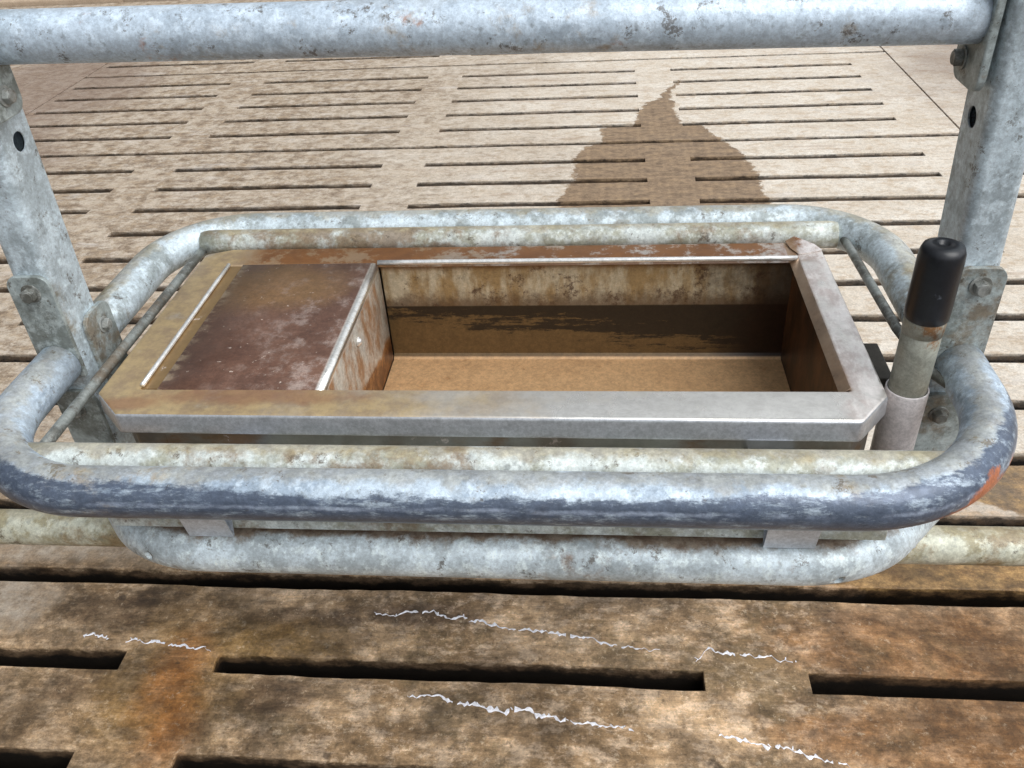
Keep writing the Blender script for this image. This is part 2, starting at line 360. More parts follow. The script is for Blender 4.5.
    fr = t.ss(t.math('ADD', Y_, t.math('MULTIPLY', t.math('SUBTRACT', nm, .5), .35)), 1.22, 1.75)
    dry = t.blobs([(-1.32, 1.36, .28, .06), (-1.35, 1.18, .15, .10)], .5, 8., .3, (1, 4, 0))
    fr = t.math('MAXIMUM', fr, t.math('MULTIPLY', dry, .75))
    col = t.mix(fr, nr, far)
    cd = t.blobs([(-3.3, 5.0, .60, .85), (2.5, 4.9, .85, 1.6), (-3.4, 3.9, .8, .5)], .5, 2.5, .4, (4, 1, 0))  # soft shade at the far corners painted into the concrete, with some grime
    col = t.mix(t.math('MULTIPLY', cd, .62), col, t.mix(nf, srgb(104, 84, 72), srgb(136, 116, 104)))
    # wet patches on the dry floor: spill beyond the trough, puddles either side of the low rail
    # outline of the spill: left and right limits against distance y
    wy = t.math('DIVIDE', t.math('SUBTRACT', t.math('ADD', Y_, t.math('MULTIPLY', t.math('SUBTRACT', nm, .5), .10)), 2.8), 2.2, clamp=True)
    def lim(pts):
        cr = t.n('ShaderNodeValToRGB'); t.put(cr.inputs[0], wy); el = cr.color_ramp.elements
        while len(el) > 1: el.remove(el[0])
        for k_, (a_, b_) in enumerate(pts):
            e_ = el[0] if k_ == 0 else el.new((a_-2.8)/2.2)
            e_.position = (a_-2.8)/2.2; e_.color = ((b_+1)/2,)*3+(1,)
        return t.math('SUBTRACT', t.math('MULTIPLY', cr.outputs[0], 2.), 1.)
    Lx = lim([(2.8, .1), (2.95, -.10), (3.25, -.17), (3.5, -.10), (3.72, -.10), (3.86, -.05), (3.9, .02), (4.0, .02), (4.10, .02), (4.12, .17), (4.35, .21), (4.46, .25), (4.48, .30), (4.62, .34), (4.78, .42), (4.86, .46)])
    Rx = lim([(2.8, .3), (2.95, .60), (3.25, .67), (3.5, .665), (3.72, .64), (3.86, .59), (4.0, .52), (4.10, .50), (4.12, .395), (4.35, .385), (4.46, .40), (4.48, .37), (4.62, .39), (4.78, .45), (4.86, .46)])
    wx = t.math('ADD', X, t.math('MULTIPLY', t.math('SUBTRACT', t.noise(16, 7, .75, off=(5, 2, 2)), .5), .16))
    wet = t.math('MULTIPLY', t.ss(t.math('SUBTRACT', wx, Lx), -.004, .010), t.ss(t.math('SUBTRACT', Rx, wx), -.004, .010))
    wet = t.math('MULTIPLY', wet, t.math('MULTIPLY', t.ss(Y_, 2.8, 2.9), t.ss(Y_, 4.84, 4.80)))
    wet2 = t.blobs([(1.02, 1.60, .17, .10), (-.78, 1.34, .22, .05), (.72, 1.34, .30, .08), (.57, 2.26, .045, .07), (.55, 2.50, .03, .03)], .4, 9., .05, (8, 0, 0))
    rib = t.math('MULTIPLY', t.math('ADD', t.math('SINE', t.math('MULTIPLY', X, 190.)), 1.), .5)
    wc = t.mix(t.ss(nf, .35, .65), srgb(104, 82, 60), srgb(160, 134, 104))
    wc = t.mix(t.math('MULTIPLY', rib, .22), wc, srgb(98, 74, 54))
    col = t.mix(t.math('MULTIPLY', wet, .92), col, wc)
    col = t.mix(t.math('MULTIPLY', wet2, .85), col, t.mix(1., t.mix(t.ss(nf, .4, .6), srgb(112, 84, 50), srgb(160, 126, 78)), gray(t.math('MULTIPLY', b1, b2)), 'MULTIPLY'))
    col = t.mix(t.math('MULTIPLY', t.ss(ng, .6, .75), .35), col, srgb(92, 74, 60))
    # slot walls go brown, then near-black, with depth
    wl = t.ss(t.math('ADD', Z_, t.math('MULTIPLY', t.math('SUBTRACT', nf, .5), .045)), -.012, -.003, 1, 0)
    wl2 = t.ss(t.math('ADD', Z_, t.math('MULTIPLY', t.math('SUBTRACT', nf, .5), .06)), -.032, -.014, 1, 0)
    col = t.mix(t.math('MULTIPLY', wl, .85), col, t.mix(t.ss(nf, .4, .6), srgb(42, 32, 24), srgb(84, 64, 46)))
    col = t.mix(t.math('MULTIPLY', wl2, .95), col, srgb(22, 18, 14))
    w = t.math('MAXIMUM', t.math('MULTIPLY', wet, .3), t.math('MAXIMUM', wet2, t.math('MULTIPLY', t.math('SUBTRACT', 1., fr), .55)))
    rg = t.math('SUBTRACT', .85, t.math('MULTIPLY', w, .42))
    t.bump(t.math('ADD', t.math('MULTIPLY', nf, .5), t.math('MULTIPLY', ng, .6)), .35, .004)
    return t.fin(col, rg, 0., .35)
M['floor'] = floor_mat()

# ------------------------------------------------------------------ object helpers
def obj(name, bm, mat, parent=None, smooth=True, org=None, mods=()):
    org = Vector(org) if org is not None else (parent_world(parent) if parent else Vector((0, 0, 0)))
    bmesh.ops.translate(bm, verts=bm.verts, vec=-org)
    bmesh.ops.recalc_face_normals(bm, faces=bm.faces)
    me = bpy.data.meshes.new(name); bm.to_mesh(me); bm.free()
    o = bpy.data.objects.new(name, me); C.objects.link(o); me.materials.append(mat)
    if parent: o.parent = parent; o.location = org - parent_world(parent)
    else: o.location = org
    for p in me.polygons: p.use_smooth = smooth
    return o
def parent_world(p):
    v = Vector(p.location)
    while p.parent: p = p.parent; v += p.location
    return v
def tag(o, label=None, cat=None, group=None, kind=None):
    if label: o['label'] = label
    if cat: o['category'] = cat
    if group: o['group'] = group
    if kind: o['kind'] = kind
    return o
def empty(name, loc, label, cat, group=None):
    o = bpy.data.objects.new(name, None); C.objects.link(o); o.location = loc; o.empty_display_size = .1
    return tag(o, label, cat, group)
def bevel(o, w, seg=3, ang=35):
    m = o.modifiers.new('bevel', 'BEVEL'); m.width = w; m.segments = seg; m.limit_method = 'ANGLE'; m.angle_limit = math.radians(ang)
    m.harden_normals = False
    return o
def solid(o, t, off=-1):
    m = o.modifiers.new('solid', 'SOLIDIFY'); m.thickness = t; m.offset = off; return o

def fillet(pts, r, n=14):
    pts = [Vector(p) for p in pts]; out = [pts[0]]
    for i in range(1, len(pts)-1):
        a, b, c = pts[i-1], pts[i], pts[i+1]; rr = r[i-1] if isinstance(r, (list, tuple)) else r
        u = (a-b).normalized(); v = (c-b).normalized(); th = u.angle(v)
        d = rr/math.tan(th/2); p0 = b+u*d; p1 = b+v*d
        ctr = b + (u+v).normalized()*(rr/math.sin(th/2))
        q0, q1 = p0-ctr, p1-ctr; ang = q0.angle(q1); ax = q0.cross(q1).normalized()
        for k in range(n+1):
            out.append(ctr + Matrix.Rotation(ang*k/n, 3, ax) @ q0)
    out.append(pts[-1]); return out
def densify(pts, d=.05):
    out = [pts[0]]
    for a, b in zip(pts, pts[1:]):
        k = max(1, int((b-a).length/d))
        for j in range(1, k+1): out.append(a.lerp(b, j/k))
    return out
def tube(pts, r, seg=28, up=(0, 0, 1), cap=True, dent=.0, wall=0.):
    bm = bmesh.new(); uvl = bm.loops.layers.uv.new('UVMap')
    pts = densify([Vector(p) for p in pts]); up = Vector(up)
    rings = []; us = [0.]
    for i in range(len(pts)):
        if i: us.append(us[-1]+(pts[i]-pts[i-1]).length)
        T = (pts[min(i+1, len(pts)-1)]-pts[max(i-1, 0)]).normalized()
        B = T.cross(up).normalized(); Nn = B.cross(T).normalized()
        rr = r if not callable(r) else r(us[-1])
        ring = []
        for k in range(seg):
            a = 2*PI*k/seg
            q = rr*(1+dent*(rnd.random()-.5))
            ring.append(bm.verts.new(pts[i]+B*(q*math.cos(a))+Nn*(q*math.sin(a))))
        rings.append(ring)
    for i in range(len(rings)-1):
        for k in range(seg):
            k2 = (k+1) % seg
            fc = bm.faces.new((rings[i][k], rings[i+1][k], rings[i+1][k2], rings[i][k2]))
            for lp, (uu, vv) in zip(fc.loops, ((us[i], k/seg), (us[i+1], k/seg), (us[i+1], (k+1)/seg), (us[i], (k+1)/seg))):
                lp[uvl].uv = (uu, vv)
    if cap:
        bm.faces.new(rings[0][::-1]); bm.faces.new(rings[-1])
    return bm
def box(bm, x0, x1, y0, y1, z0, z1):
    r = bmesh.ops.create_cube(bm, size=1)
    for v in r['verts']:
        v.co = Vector(((x0+x1)/2+v.co.x*(x1-x0), (y0+y1)/2+v.co.y*(y1-y0), (z0+z1)/2+v.co.z*(z1-z0)))
    return r['verts']
def cyl(bm, c, axis, r, h, seg=24, r2=None):
    m = Vector((0, 0, 1)).rotation_difference(Vector(axis)).to_matrix().to_4x4()
    return bmesh.ops.create_cone(bm, cap_ends=True, segments=seg, radius1=r, radius2=r if r2 is None else r2, depth=h, matrix=Matrix.Translation(c) @ m)['verts']
def rplate(c, u, v, w, h, th, rad, corners=(1, 1, 1, 1), seg=6):
    """flat plate with rounded corners: centre c of the back face, axes u (width), v (height), thickness along u x v"""
    c, u, v = Vector(c), Vector(u).normalized(), Vector(v).normalized(); n = u.cross(v)
    bm = bmesh.new(); pts = []
    for (sx, sy), on in zip(((1, 1), (-1, 1), (-1, -1), (1, -1)), corners):
        a0 = {(1, 1): 0, (-1, 1): PI/2, (-1, -1): PI, (1, -1): 1.5*PI}[(sx, sy)]
        rr = rad if on else .001
        cx, cy = sx*(w/2-rr), sy*(h/2-rr)
        for k in range(seg+1):
            a = a0+PI/2*k/seg; pts.append((cx+rr*math.cos(a), cy+rr*math.sin(a)))
    vs = [bm.verts.new(c+u*p+v*q) for p, q in pts]
    fc = bm.faces.new(vs)
    e = bmesh.ops.extrude_face_region(bm, geom=[fc])
    bmesh.ops.translate(bm, verts=[g for g in e['geom'] if isinstance(g, bmesh.types.BMVert)], vec=n*th)
    return bm
def bolt(parent, c, ax, r=.0105, h=.008, name='bolt'):
    """hex head with a washer, sitting on the plate at c, pointing along ax"""
    bm = bmesh.new(); ax = Vector(ax)
    cyl(bm, Vector(c)+ax*.001, ax, r*1.35, .002, 24)
    cyl(bm, Vector(c)+ax*(.002+h/2), ax, r, h, 6)
    cyl(bm, Vector(c)+ax*(.002+h+.0005), ax, r*.8, .0015, 16)
    o = obj(name, bm, M['bolt'], parent, smooth=False); bevel(o, .0012, 2, 30); return o
def drill(o, cutters):
    """cut round holes; cutters = list of (centre, axis, radius, length)"""
    bm = bmesh.new(); org = parent_world(o)
    for c, a, r, l in cutters: cyl(bm, Vector(c)-org, a, r, l, 24)
    me = bpy.data.meshes.new('tmp'); bm.to_mesh(me); bm.free()
    k = bpy.data.objects.new('tmp', me); C.objects.link(k); k.location = org
    m = o.modifiers.new('b', 'BOOLEAN'); m.object = k; m.operation = 'DIFFERENCE'; m.solver = 'EXACT'
    bpy.context.view_layer.update()
    dg = bpy.context.evaluated_depsgraph_get()
    nm = bpy.data.meshes.new_from_object(o.evaluated_get(dg)); old = o.data; nm.name = old.name+'_drilled'
    o.modifiers.clear(); o.data = nm; bpy.data.meshes.remove(old)
    bpy.data.objects.remove(k); bpy.data.meshes.remove(me)

# ------------------------------------------------------------------ slatted floor
PITCH, SLOT = .220, .045
Y0 = 1.262                                   # a full joint; every 6th gap
XE = 1.615
def slotted(name, X0, X1, rows, slots, seed, end_solid=False):
    """one run of slatted panels; rows = list of (y_low, y_high); slots between consecutive rows"""
    rr = random.Random(seed)
    bm = bmesh.new()
    def jig(): return (rr.random()-.5)*.004
    for p in rows:                            # each panel: list of y slot centres, joint edges
        ya, yb, cs = p
        ends = sorted([v for a, b in slots for v in (a, b) if X0 < v < X1])
        xs = [X0]+[e for e in ends]+[X1]
        fine = []
        for a, b in zip(xs, xs[1:]):
            k = max(1, int((b-a)/.04))
            fine += [a+(b-a)*j/k for j in range(k)]
        fine.append(X1)
        ys = [ya]
        for c in cs: ys += [c-SLOT/2, c+SLOT/2]
        ys.append(yb)
        grid = []
        for j, yy in enumerate(ys):
            row = []
            for xx in fine:
                edge = any(abs(xx-e) < 1e-6 for e in ends)
                row.append(bm.verts.new((xx+(jig()*.8 if edge else 0), yy+jig()*.7+.0015*math.sin(xx*9+j), 0)))
            grid.append(row)
        tops = []
        for j in range(len(ys)-1):
            hole_row = j % 2 == 1
            for i in range(len(fine)-1):
                xm = (fine[i]+fine[i+1])/2
                if hole_row and any(a < xm < b for a, b in slots): continue
                tops.append(bm.faces.new((grid[j][i], grid[j][i+1], grid[j+1][i+1], grid[j+1][i])))
        be = [e for e in set(e for fc in tops for e in fc.edges) if len(e.link_faces) == 1]
        r = bmesh.ops.extrude_edge_only(bm, edges=be)
        nv = [g for g in r['geom'] if isinstance(g, bmesh.types.BMVert)]
        # slot walls lean back under the slats
        for v in nv: v.co.z = -.13
    bmesh.ops.recalc_face_normals(bm, faces=bm.faces)
    for fc in bm.faces:
        if abs(fc.normal.z) > .9 and fc.normal.z < 0: fc.normal_flip()

    return bm
slots = []
k = -4
while k < 4:
    a = -1.937+1.1705*k; slots.append((a, a+.975)); k += 1
slots = [s for s in slots if s[0] > -5.2 and s[1] < 3.6]
def panel_rows(y_from, n):
    out = []
    for q in range(n):
        ya = y_from+q*6*PITCH
        out.append((ya+.021 if True else ya, ya+6*PITCH-.021, [ya+PITCH*(i+1) for i in range(5)]))
    return out
near = panel_rows(Y0-6*PITCH, 3)              # y -.06 .. 3.90
far = panel_rows(Y0+12*PITCH, 2)              # 3.90 .. 6.54
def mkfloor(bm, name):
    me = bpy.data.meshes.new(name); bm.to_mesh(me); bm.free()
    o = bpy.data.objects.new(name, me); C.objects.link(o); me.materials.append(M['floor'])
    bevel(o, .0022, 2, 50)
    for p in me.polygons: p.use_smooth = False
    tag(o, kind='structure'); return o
# joints at full gaps are narrower further out
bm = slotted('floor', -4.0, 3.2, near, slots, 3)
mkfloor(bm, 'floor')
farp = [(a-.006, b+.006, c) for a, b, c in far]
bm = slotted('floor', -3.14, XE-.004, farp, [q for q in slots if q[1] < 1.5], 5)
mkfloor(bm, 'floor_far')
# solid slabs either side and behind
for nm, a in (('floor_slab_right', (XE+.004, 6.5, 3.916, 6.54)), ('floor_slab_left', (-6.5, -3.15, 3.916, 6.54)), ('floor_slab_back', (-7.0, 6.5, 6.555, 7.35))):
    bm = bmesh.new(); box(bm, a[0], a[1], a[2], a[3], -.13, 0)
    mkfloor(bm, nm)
bm = bmesh.new(); box(bm, -7, 6.5, -.5, 8, -.62, -.60)
tag(obj('floor_pit', bm, M['pit'], smooth=False), kind='structure')
# low kerb at the back of the slats
bm = bmesh.new(); box(bm, -7, 6.5, 7.42, 7.62, -.13, .16); box(bm, -7, -3.9, 7.36, 7.42, -.13, .05)
tag(bevel(obj('trim_1', bm, M['kerb'], smooth=False), .02), kind='structure')

# ------------------------------------------------------------------ posts
PW = .0275; PYF, PYB = .965, 1.045; XL, XR = -.7525, .4580
def make_post(xc, inner):
    """hollow box-section upright with rounded arrises and a bolt hole through its inner face"""
    bm = bmesh.new(); z0, z1 = .447, 1.75
    def ring(off, rad):
        pts = []
        for (sx, sy), a0 in (((1, 1), 0), ((-1, 1), PI/2), ((-1, -1), PI), ((1, -1), 1.5*PI)):
            for k in range(7):
                a = a0+PI/2*k/6
                pts.append((xc+sx*(PW-off-rad)+rad*math.cos(a), 1.005+sy*(.04-off-rad)+rad*math.sin(a)))
        return pts
    o_, i_ = ring(0, .012), ring(.004, .008)
    zs = [z0+(z1-z0)*k/20 for k in range(21)]
    vo = [[bm.verts.new((p, q, zz)) for p, q in o_] for zz in zs]
    vi = [[bm.verts.new((p, q, zz)) for p, q in i_] for zz in zs]
    n = len(o_)
    for L, flip in ((vo, False), (vi, True)):
        for a, b in zip(L, L[1:]):
            for k in range(n):
                fs = (a[k], a[(k+1) % n], b[(k+1) % n], b[k]); bm.faces.new(fs[::-1] if flip else fs)
    for j, up in ((0, 0), (-1, 1)):
        for k in range(n): bm.faces.new((vo[j][k], vo[j][(k+1) % n], vi[j][(k+1) % n], vi[j][k]))
    lean = -.042 if inner < 0 else .022       # both uprights stand a touch out of plumb
    for v in bm.verts: v.co.x += lean*max(0., v.co.z-.85)
    o = obj('fence_post', bm, M['post'], org=(xc, 1.005, z0))
    drill(o, [((xc+inner*PW+lean*.245, 1.008, 1.095), (1, 0, 0), .0125, .03)])
    for p in o.data.polygons: p.use_smooth = True
    e = o.modifiers.new('w', 'WEIGHTED_NORMAL'); e.keep_sharp = True
    return o
pl = make_post(XL, 1); tag(pl, 'upright galvanised steel box post at the left end of the trough', 'post', 'fence posts holding the trough frame')
pr = make_post(XR, -1); tag(pr, 'upright galvanised steel box post behind the black grip, right end of the trough', 'post', 'fence posts holding the trough frame')

# ------------------------------------------------------------------ top rail and low rail
tr = empty('top_rail', (-.145, 1.005, 1.18), 'thick galvanised pipe running across the top of the picture between the posts', 'rail')
obj('pipe', tube([(-.7055, 1.008, 1.219), (.4025, 1.008, 1.2055)], .0300, 36, dent=.004), M['rail'], tr)
for s, xc in ((1, -.7145), (-1, .4115)):
    u = (0, 1, 0) if s > 0 else (0, -1, 0)
    p = obj('end_plate', rplate((xc, 1.012 if s < 0 else .986, 1.215), u, (0, 0, 1), .078, .17, .0095, .018), M['plate'], tr, smooth=False); bevel(p, .0022, 2)
    bolt(p, (xc+s*.0095, 1.026 if s < 0 else .992, 1.156), (s, 0, 0), .0095, .008)
lr = obj('low_rail', tube([(-2.6, 1.005, .416), (2.4, 1.005, .416)], .0303, 32, dent=.004), M['lowrail'], org=(-.1, 1.005, .386))
tag(lr, 'dirty galvanised pipe running level behind the lower loop, out both sides', 'rail')

# ------------------------------------------------------------------ guard loop round the trough
ZL = .793; RL = .0298
g = empty('guard_loop', (-.145, 1.05, .758), 'round-cornered galvanised pipe loop around the trough rim, front worn dark blue', 'guard rail')
fp = fillet([(XL, .956, ZL), (XL, .697, ZL), (XR+.003, .697, ZL), (XR+.003, .956, ZL)], [.165, .190], 20)
fb = obj('front_bar', tube(fp, RL, 40, dent=.003), M['loop_front'], g)
tag(fb, 'front pipe with a dark blue polished band')
drill(fb, [((-.715, .745, .765), Vector((-.7, -.6, -.5)).normalized(), .0075, .02), ((.418, .728, .778), Vector((.65, -.7, -.4)).normalized(), .0065, .02)])
for p in fb.data.polygons: p.use_smooth = True
ZR = .785
rp = fillet([(XL, 1.054, ZR), (XL, 1.395, ZR), (XR, 1.395, ZR), (XR, 1.046, ZR)], .15, 20)
obj('rear_bar', tube(rp, .0300, 36, dent=.003), M['loop_rear'], g)
obj('inner_bar', tube([(-.69, .755, .788), (.40, .755, .788)], .0225, 28, dent=.004), M['inner'], g)
obj('inner_bar', tube([(-.69, 1.345, .785), (.392, 1.345, .785)], .0225, 28, dent=.004), M['inner'], g)
obj('brace_rod', tube([(-.688, .782, .784), (-.688, 1.335, .780)], .0075, 16), M['rod'], g)
obj('brace_rod', tube(fillet([(.402, 1.335, .785), (.4130, 1.06, .783), (.4265, .950, .785), (.455, .865, .795)], .04, 6), .0070, 16), M['rod'], g)
for xc in (XL, XR):
    p = obj('mounting_plate', rplate((xc, .9645, .850), (1, 0, 0), (0, 0, 1), .060, .160, .007, .016, (1, 1, 0, 0)), M['plate'], g, smooth=False); bevel(p, .002, 2)
    bolt(p, (xc+.001, .9575, .906), (0, -1, 0), .0100, .010)
    s = 1 if xc < 0 else -1
    if s < 0: continue
    p = obj('mounting_plate', rplate((xc+s*.0280, 1.026, .768), (0, s, 0), (0, 0, 1), .068, .150, .007, .020, (1, 1, 0, 0)), M['plate'], g, smooth=False); bevel(p, .002, 2)
    bolt(p, (xc+s*.0350, 1.030, .812), (s, 0, 0), .0090, .007)

# ------------------------------------------------------------------ lower support loop
lo = empty('support_loop', (-.145, .84, .62), 'pale galvanised pipe bent in a U under the guard loop, carrying the trough', 'support rail')
zc = .665
lp = fillet([(XL+.012, .942, .612), (-.560, .735, zc), (.312, .735, zc), (XR+.016, .942, .598)], [.16, .16], 18)
lb = obj('support_pipe', tube(lp, .0305, 36, dent=.003), M['low'], lo)
drill(lb, [((-.557, .724, .664), Vector((-.4, -.85, -.1)).normalized(), .0064, .03), ((.281, .713, .656), Vector((.25, -.9, -.3)).normalized(), .0062, .03)])
for p in lb.data.polygons: p.use_smooth = True
for xc in (XL, XR):
    p = obj('mounting_plate', rplate((xc-.002, .9645, .648), (1, 0, 0), (0, 0, 1), .062, .19, .007, .022, (1, 1, 0, 0)), M['plate'], lo, smooth=False); bevel(p, .002, 2)
    bolt(p, (xc-.004, .9575, .711), (0, -1, 0), .0095, .009)

# ------------------------------------------------------------------ trough
T = empty('drinking_trough', (-.155, 1.08, .585), 'long stained stainless steel cattle trough with a covered left compartment', 'trough')
xo0, xo1, yo0, yo1, ZT = -.668, .358, .846, 1.312, .790
xi0, xi1, yi0, yi1 = -.612, .314, .905, 1.254
def rim_ring():
    bm = bmesh.new(); cx, cy = .046, .046
    out = [(xo0+cx, yo0), (xo1-cx*.9, yo0-.006), (xo1, yo0+cy), (xo1, yo1-cy*.6), (xo1-cx, yo1), (xo0+cx, yo1), (xo0, yo1-cy*.4), (xo0, yo0+cy)]
    inn = [(xi0, yi0), (xi1, yi0), (xi1, yi0), (xi1, yi1), (xi1, yi1), (xi0, yi1), (xi0, yi1), (xi0, yi0)]
    def mv(l, zz):
        d, r = {}, []
        for p in l:
            if p not in d: d[p] = bm.verts.new((p[0], p[1], zz))
            r.append(d[p])
        return r
    a, b = mv(out, ZT), mv(inn, ZT-.0015)
    skin = lambda k, s: [bm.verts.new((p[0]+s*(1 if p[0] < -.15 else -1), p[1]+s*(1 if p[1] < 1.08 else -1), k)) for p in out]
    c = skin(ZT-.033, -.001); d = skin(ZT-.0335, .005)
    e = mv(inn, ZT-.007)
    n = 8
    for k in range(n):
        q = (k+1) % n
        vs = [a[k], a[q], b[q], b[k]]; u = []
        for v in vs:
            if v not in u: u.append(v)
        bm.faces.new(u)
        bm.faces.new((a[k], c[k], c[q], a[q])); bm.faces.new((c[k], d[k], d[q], c[q]))
        if b[k] is not b[q]: bm.faces.new((b[k], b[q], e[q], e[k]))
    return bm
rim = obj('rim', rim_ring(), M['rim'], T, smooth=True)
bevel(rim, .006, 4, 40); solid(rim, .0016)
rim.data.materials.append(M['skirt'])
for p in rim.data.polygons:
    if abs(p.normal.z) < .4 and p.center.z < -.0 + (ZT-.585-.010) and (p.center.y < -.16): p.material_index = 1
# lifted flap of sheet on the rear right corner
bm = bmesh.new()
P_ = [(.304, 1.308, .793), (.318, 1.313, .799), (.346, 1.290, .796), (.356, 1.277, .792), (.336, 1.270, .7912), (.318, 1.266, .7912), (.308, 1.285, .792)]
vs = [bm.verts.new(p) for p in P_]; ctr = bm.verts.new((.326, 1.287, .7945))
for k in range(len(vs)): bm.faces.new((vs[k], vs[(k+1) % len(vs)], ctr))
solid(obj('corner_flap', bm, M['rim'], T, smooth=False), .0018)
# inner fold of the rim, its highlight painted in as near-white tubes
bm = bmesh.new()
obj('rim_fold_highlight', tube([(-.3585, yi1+.0005, ZT), (xi1-.0005, yi1+.0005, ZT)], .0042, 12), M['bright'], T)
obj('rim_fold_highlight', tube([(xi0+.0006, yi0+.004, ZT), (xi0+.0006, yi1-.002, ZT)], .0034, 12), M['bright'], T)
bm = bmesh.new()
v = [bm.verts.new(p) for p in ((xi1+.002, yi1, ZT+.0008), (xi1-.010, yi1, ZT-.009), (xi1-.010, yi0, ZT-.009), (xi1+.002, yi0, ZT+.0008))]
bm.faces.new(v)
solid(obj('end_lip', bm, M['rim'], T, smooth=False), .0012)

# basin: rear, front and right walls and the floor
bm = bmesh.new()
zf = .598; bx0, bx1, by0, by1 = -.3570, .3130, .900, 1.262
ys = (by0, by1)
def quad(*p): return bm.faces.new([bm.verts.new(q) for q in p])
def gridq(p0, pu, pv, nu, nv):
    p0, pu, pv = Vector(p0), Vector(pu), Vector(pv)
    g_ = [[bm.verts.new(p0+pu*(i/nu)+pv*(j/nv)) for i in range(nu+1)] for j in range(nv+1)]
    for j in range(nv):
        for i in range(nu): bm.faces.new((g_[j][i], g_[j][i+1], g_[j+1][i+1], g_[j+1][i]))
gridq((bx0, by1, zf+.008), (bx1-bx0, 0, 0), (0, 0, ZT-.004-zf-.008), 8, 4)
gridq((bx0, by1, zf+.008), (bx1-bx0, 0, 0), (0, -.008, -.008), 8, 1)
gridq((bx0, by1-.008, zf), (bx1-bx0, 0, 0), (0, by0-by1+.016, 0), 8, 4)
gridq((bx0, by0+.008, zf), (bx1-bx0, 0, 0), (0, -.008, .008), 8, 1)
gridq((bx0, by0, zf+.008), (bx1-bx0, 0, 0), (0, 0, ZT-.004-zf-.008), 8, 4)
gridq((bx1, by0, zf), (0, by1-by0, 0), (0, 0, ZT-.004-zf), 4, 4)
bmesh.ops.remove_doubles(bm, verts=bm.verts, dist=.0001)
basin = obj('basin', bm, M['basin'], T, smooth=False)
tag(basin, 'open basin, black algae on the rear wall above a tan floor')
# valve cover: flat lid folded down into the divider between the two compartments
bm = bmesh.new()
path = [(-.588, .7885), (-.50, .7888), (-.42, .7890)] + [(-.3665+.008*math.sin(a), .7812+.008*math.cos(a)) for a in [PI/2*k/8 for k in range(9)]] + [(-.3580, .72), (-.3578, .66), (-.3576, .601)]
ring0 = [[bm.verts.new((px, yy+(0 if zz_ > .78 else 0), zz_)) for px, zz_ in path] for yy in (.9015, .99, 1.08, 1.17, 1.2545)]
for a, b in zip(ring0, ring0[1:]):
    for i in range(len(path)-1): bm.faces.new((a[i], a[i+1], b[i+1], b[i]))
vc = obj('valve_cover', bm, M['lid'], T, smooth=True); solid(vc, .002)
tag(vc, 'rust-brown compartment lid with a highlight painted along its folded right edge')
bm = bmesh.new(); cyl(bm, (-.3560, 1.075, .752), (1, 0, 0), .0075, .004, 20); cyl(bm, (-.3530, 1.075, .752), (1, 0, 0), .0065, .004, 20, .003)
bevel(obj('rivet', bm, M['bright'], vc, smooth=True), .001, 2)
bm = bmesh.new(); box(bm, xi0-.002, -.586, .906, 1.253, .7845, .7865)
obj('ledge_strip', bm, M['ledge'], T, smooth=False)
# dark inside of the valve compartment
bm = bmesh.new(); box(bm, -.610, -.3625, .900, 1.260, .600, .604)
obj('compartment_floor', bm, M['hanger'], T, smooth=False)
# outer body
bm = bmesh.new()
bo = [(-.618, .868), (.318, .868), (.348, .900), (.348, 1.285), (-.650, 1.285), (-.650, .905)]
tops = [bm.verts.new((p[0], p[1], .772)) for p in bo]; bots = [bm.verts.new((p[0], p[1], .586)) for p in bo]
for k in range(6): bm.faces.new((tops[k], bots[k], bots[(k+1) % 6], tops[(k+1) % 6]))
bm.faces.new(bots)
body = obj('body', bm, M['body'], T, smooth=False); bevel(body, .003, 2)
bm = bmesh.new(); box(bm, -.575, .283, .8655, .8675, .592, .768)
bevel(obj('front_panel', bm, M['body'], T, smooth=False), .0006, 1)
# angle under the front and the two bent hooks that sit over the support pipe
bm = bmesh.new()
v = [bm.verts.new(p) for p in ((-.600, .7325, .701), (.330, .7325, .701), (.330, .7335, .7185), (-.600, .7335, .7185), (.330, .866, .7185), (-.600, .866, .7185))]
bm.faces.new((v[0], v[1], v[2], v[3])); bm.faces.new((v[3], v[2], v[4], v[5]))
an = obj('support_angle', bm, M['inner'], T, smooth=False); solid(an, .003); bevel(an, .001, 1)
for xc, w, hz in ((-.468, .056, .742), (.2205, .058, .738)):
    bm = bmesh.new()
    pr_ = [(.7105, hz-.0005), (.7118, hz), (.7215, .6990), (.7235, .6990), (.7300, .7220), (.7330, .7235), (.866, .7235)]
    L = [bm.verts.new((xc-w/2, a, b)) for a, b in pr_]; Rr = [bm.verts.new((xc+w/2, a, b)) for a, b in pr_]
    for i in range(len(pr_)-1): bm.faces.new((L[i], Rr[i], Rr[i+1], L[i+1]))
    solid(obj('support_hook', bm, M['clip'], T, smooth=False), .0018, 0)
# side hanger plates between body and posts
for a, b in ((.336, .426), (-.716, -.642)):
    bm = bmesh.new(); box(bm, a, b, 1.056, 1.150, .692, .699); box(bm, a, b, 1.056, 1.062, .640, .692)
    bevel(obj('hanger_plate', bm, M['hanger'], T, smooth=False), .002, 2)

# ------------------------------------------------------------------ drain standpipe
px, py = .3950, .933
D = empty('drain_standpipe', (px, py, .50), 'galvanised standpipe with a black rubber grip beside the right end of the trough', 'pipe')
bm = tube([(px, py, .600), (px, py, .880)], .0232, 32, up=(0, 1, 0), dent=.004)
obj('pipe', bm, M['pipe'], D)
bm = tube([(px, py, .858), (px, py, .888)], .0242, 32, up=(0, 1, 0), dent=.01)
obj('pipe_collar', bm, M['pipe'], D)
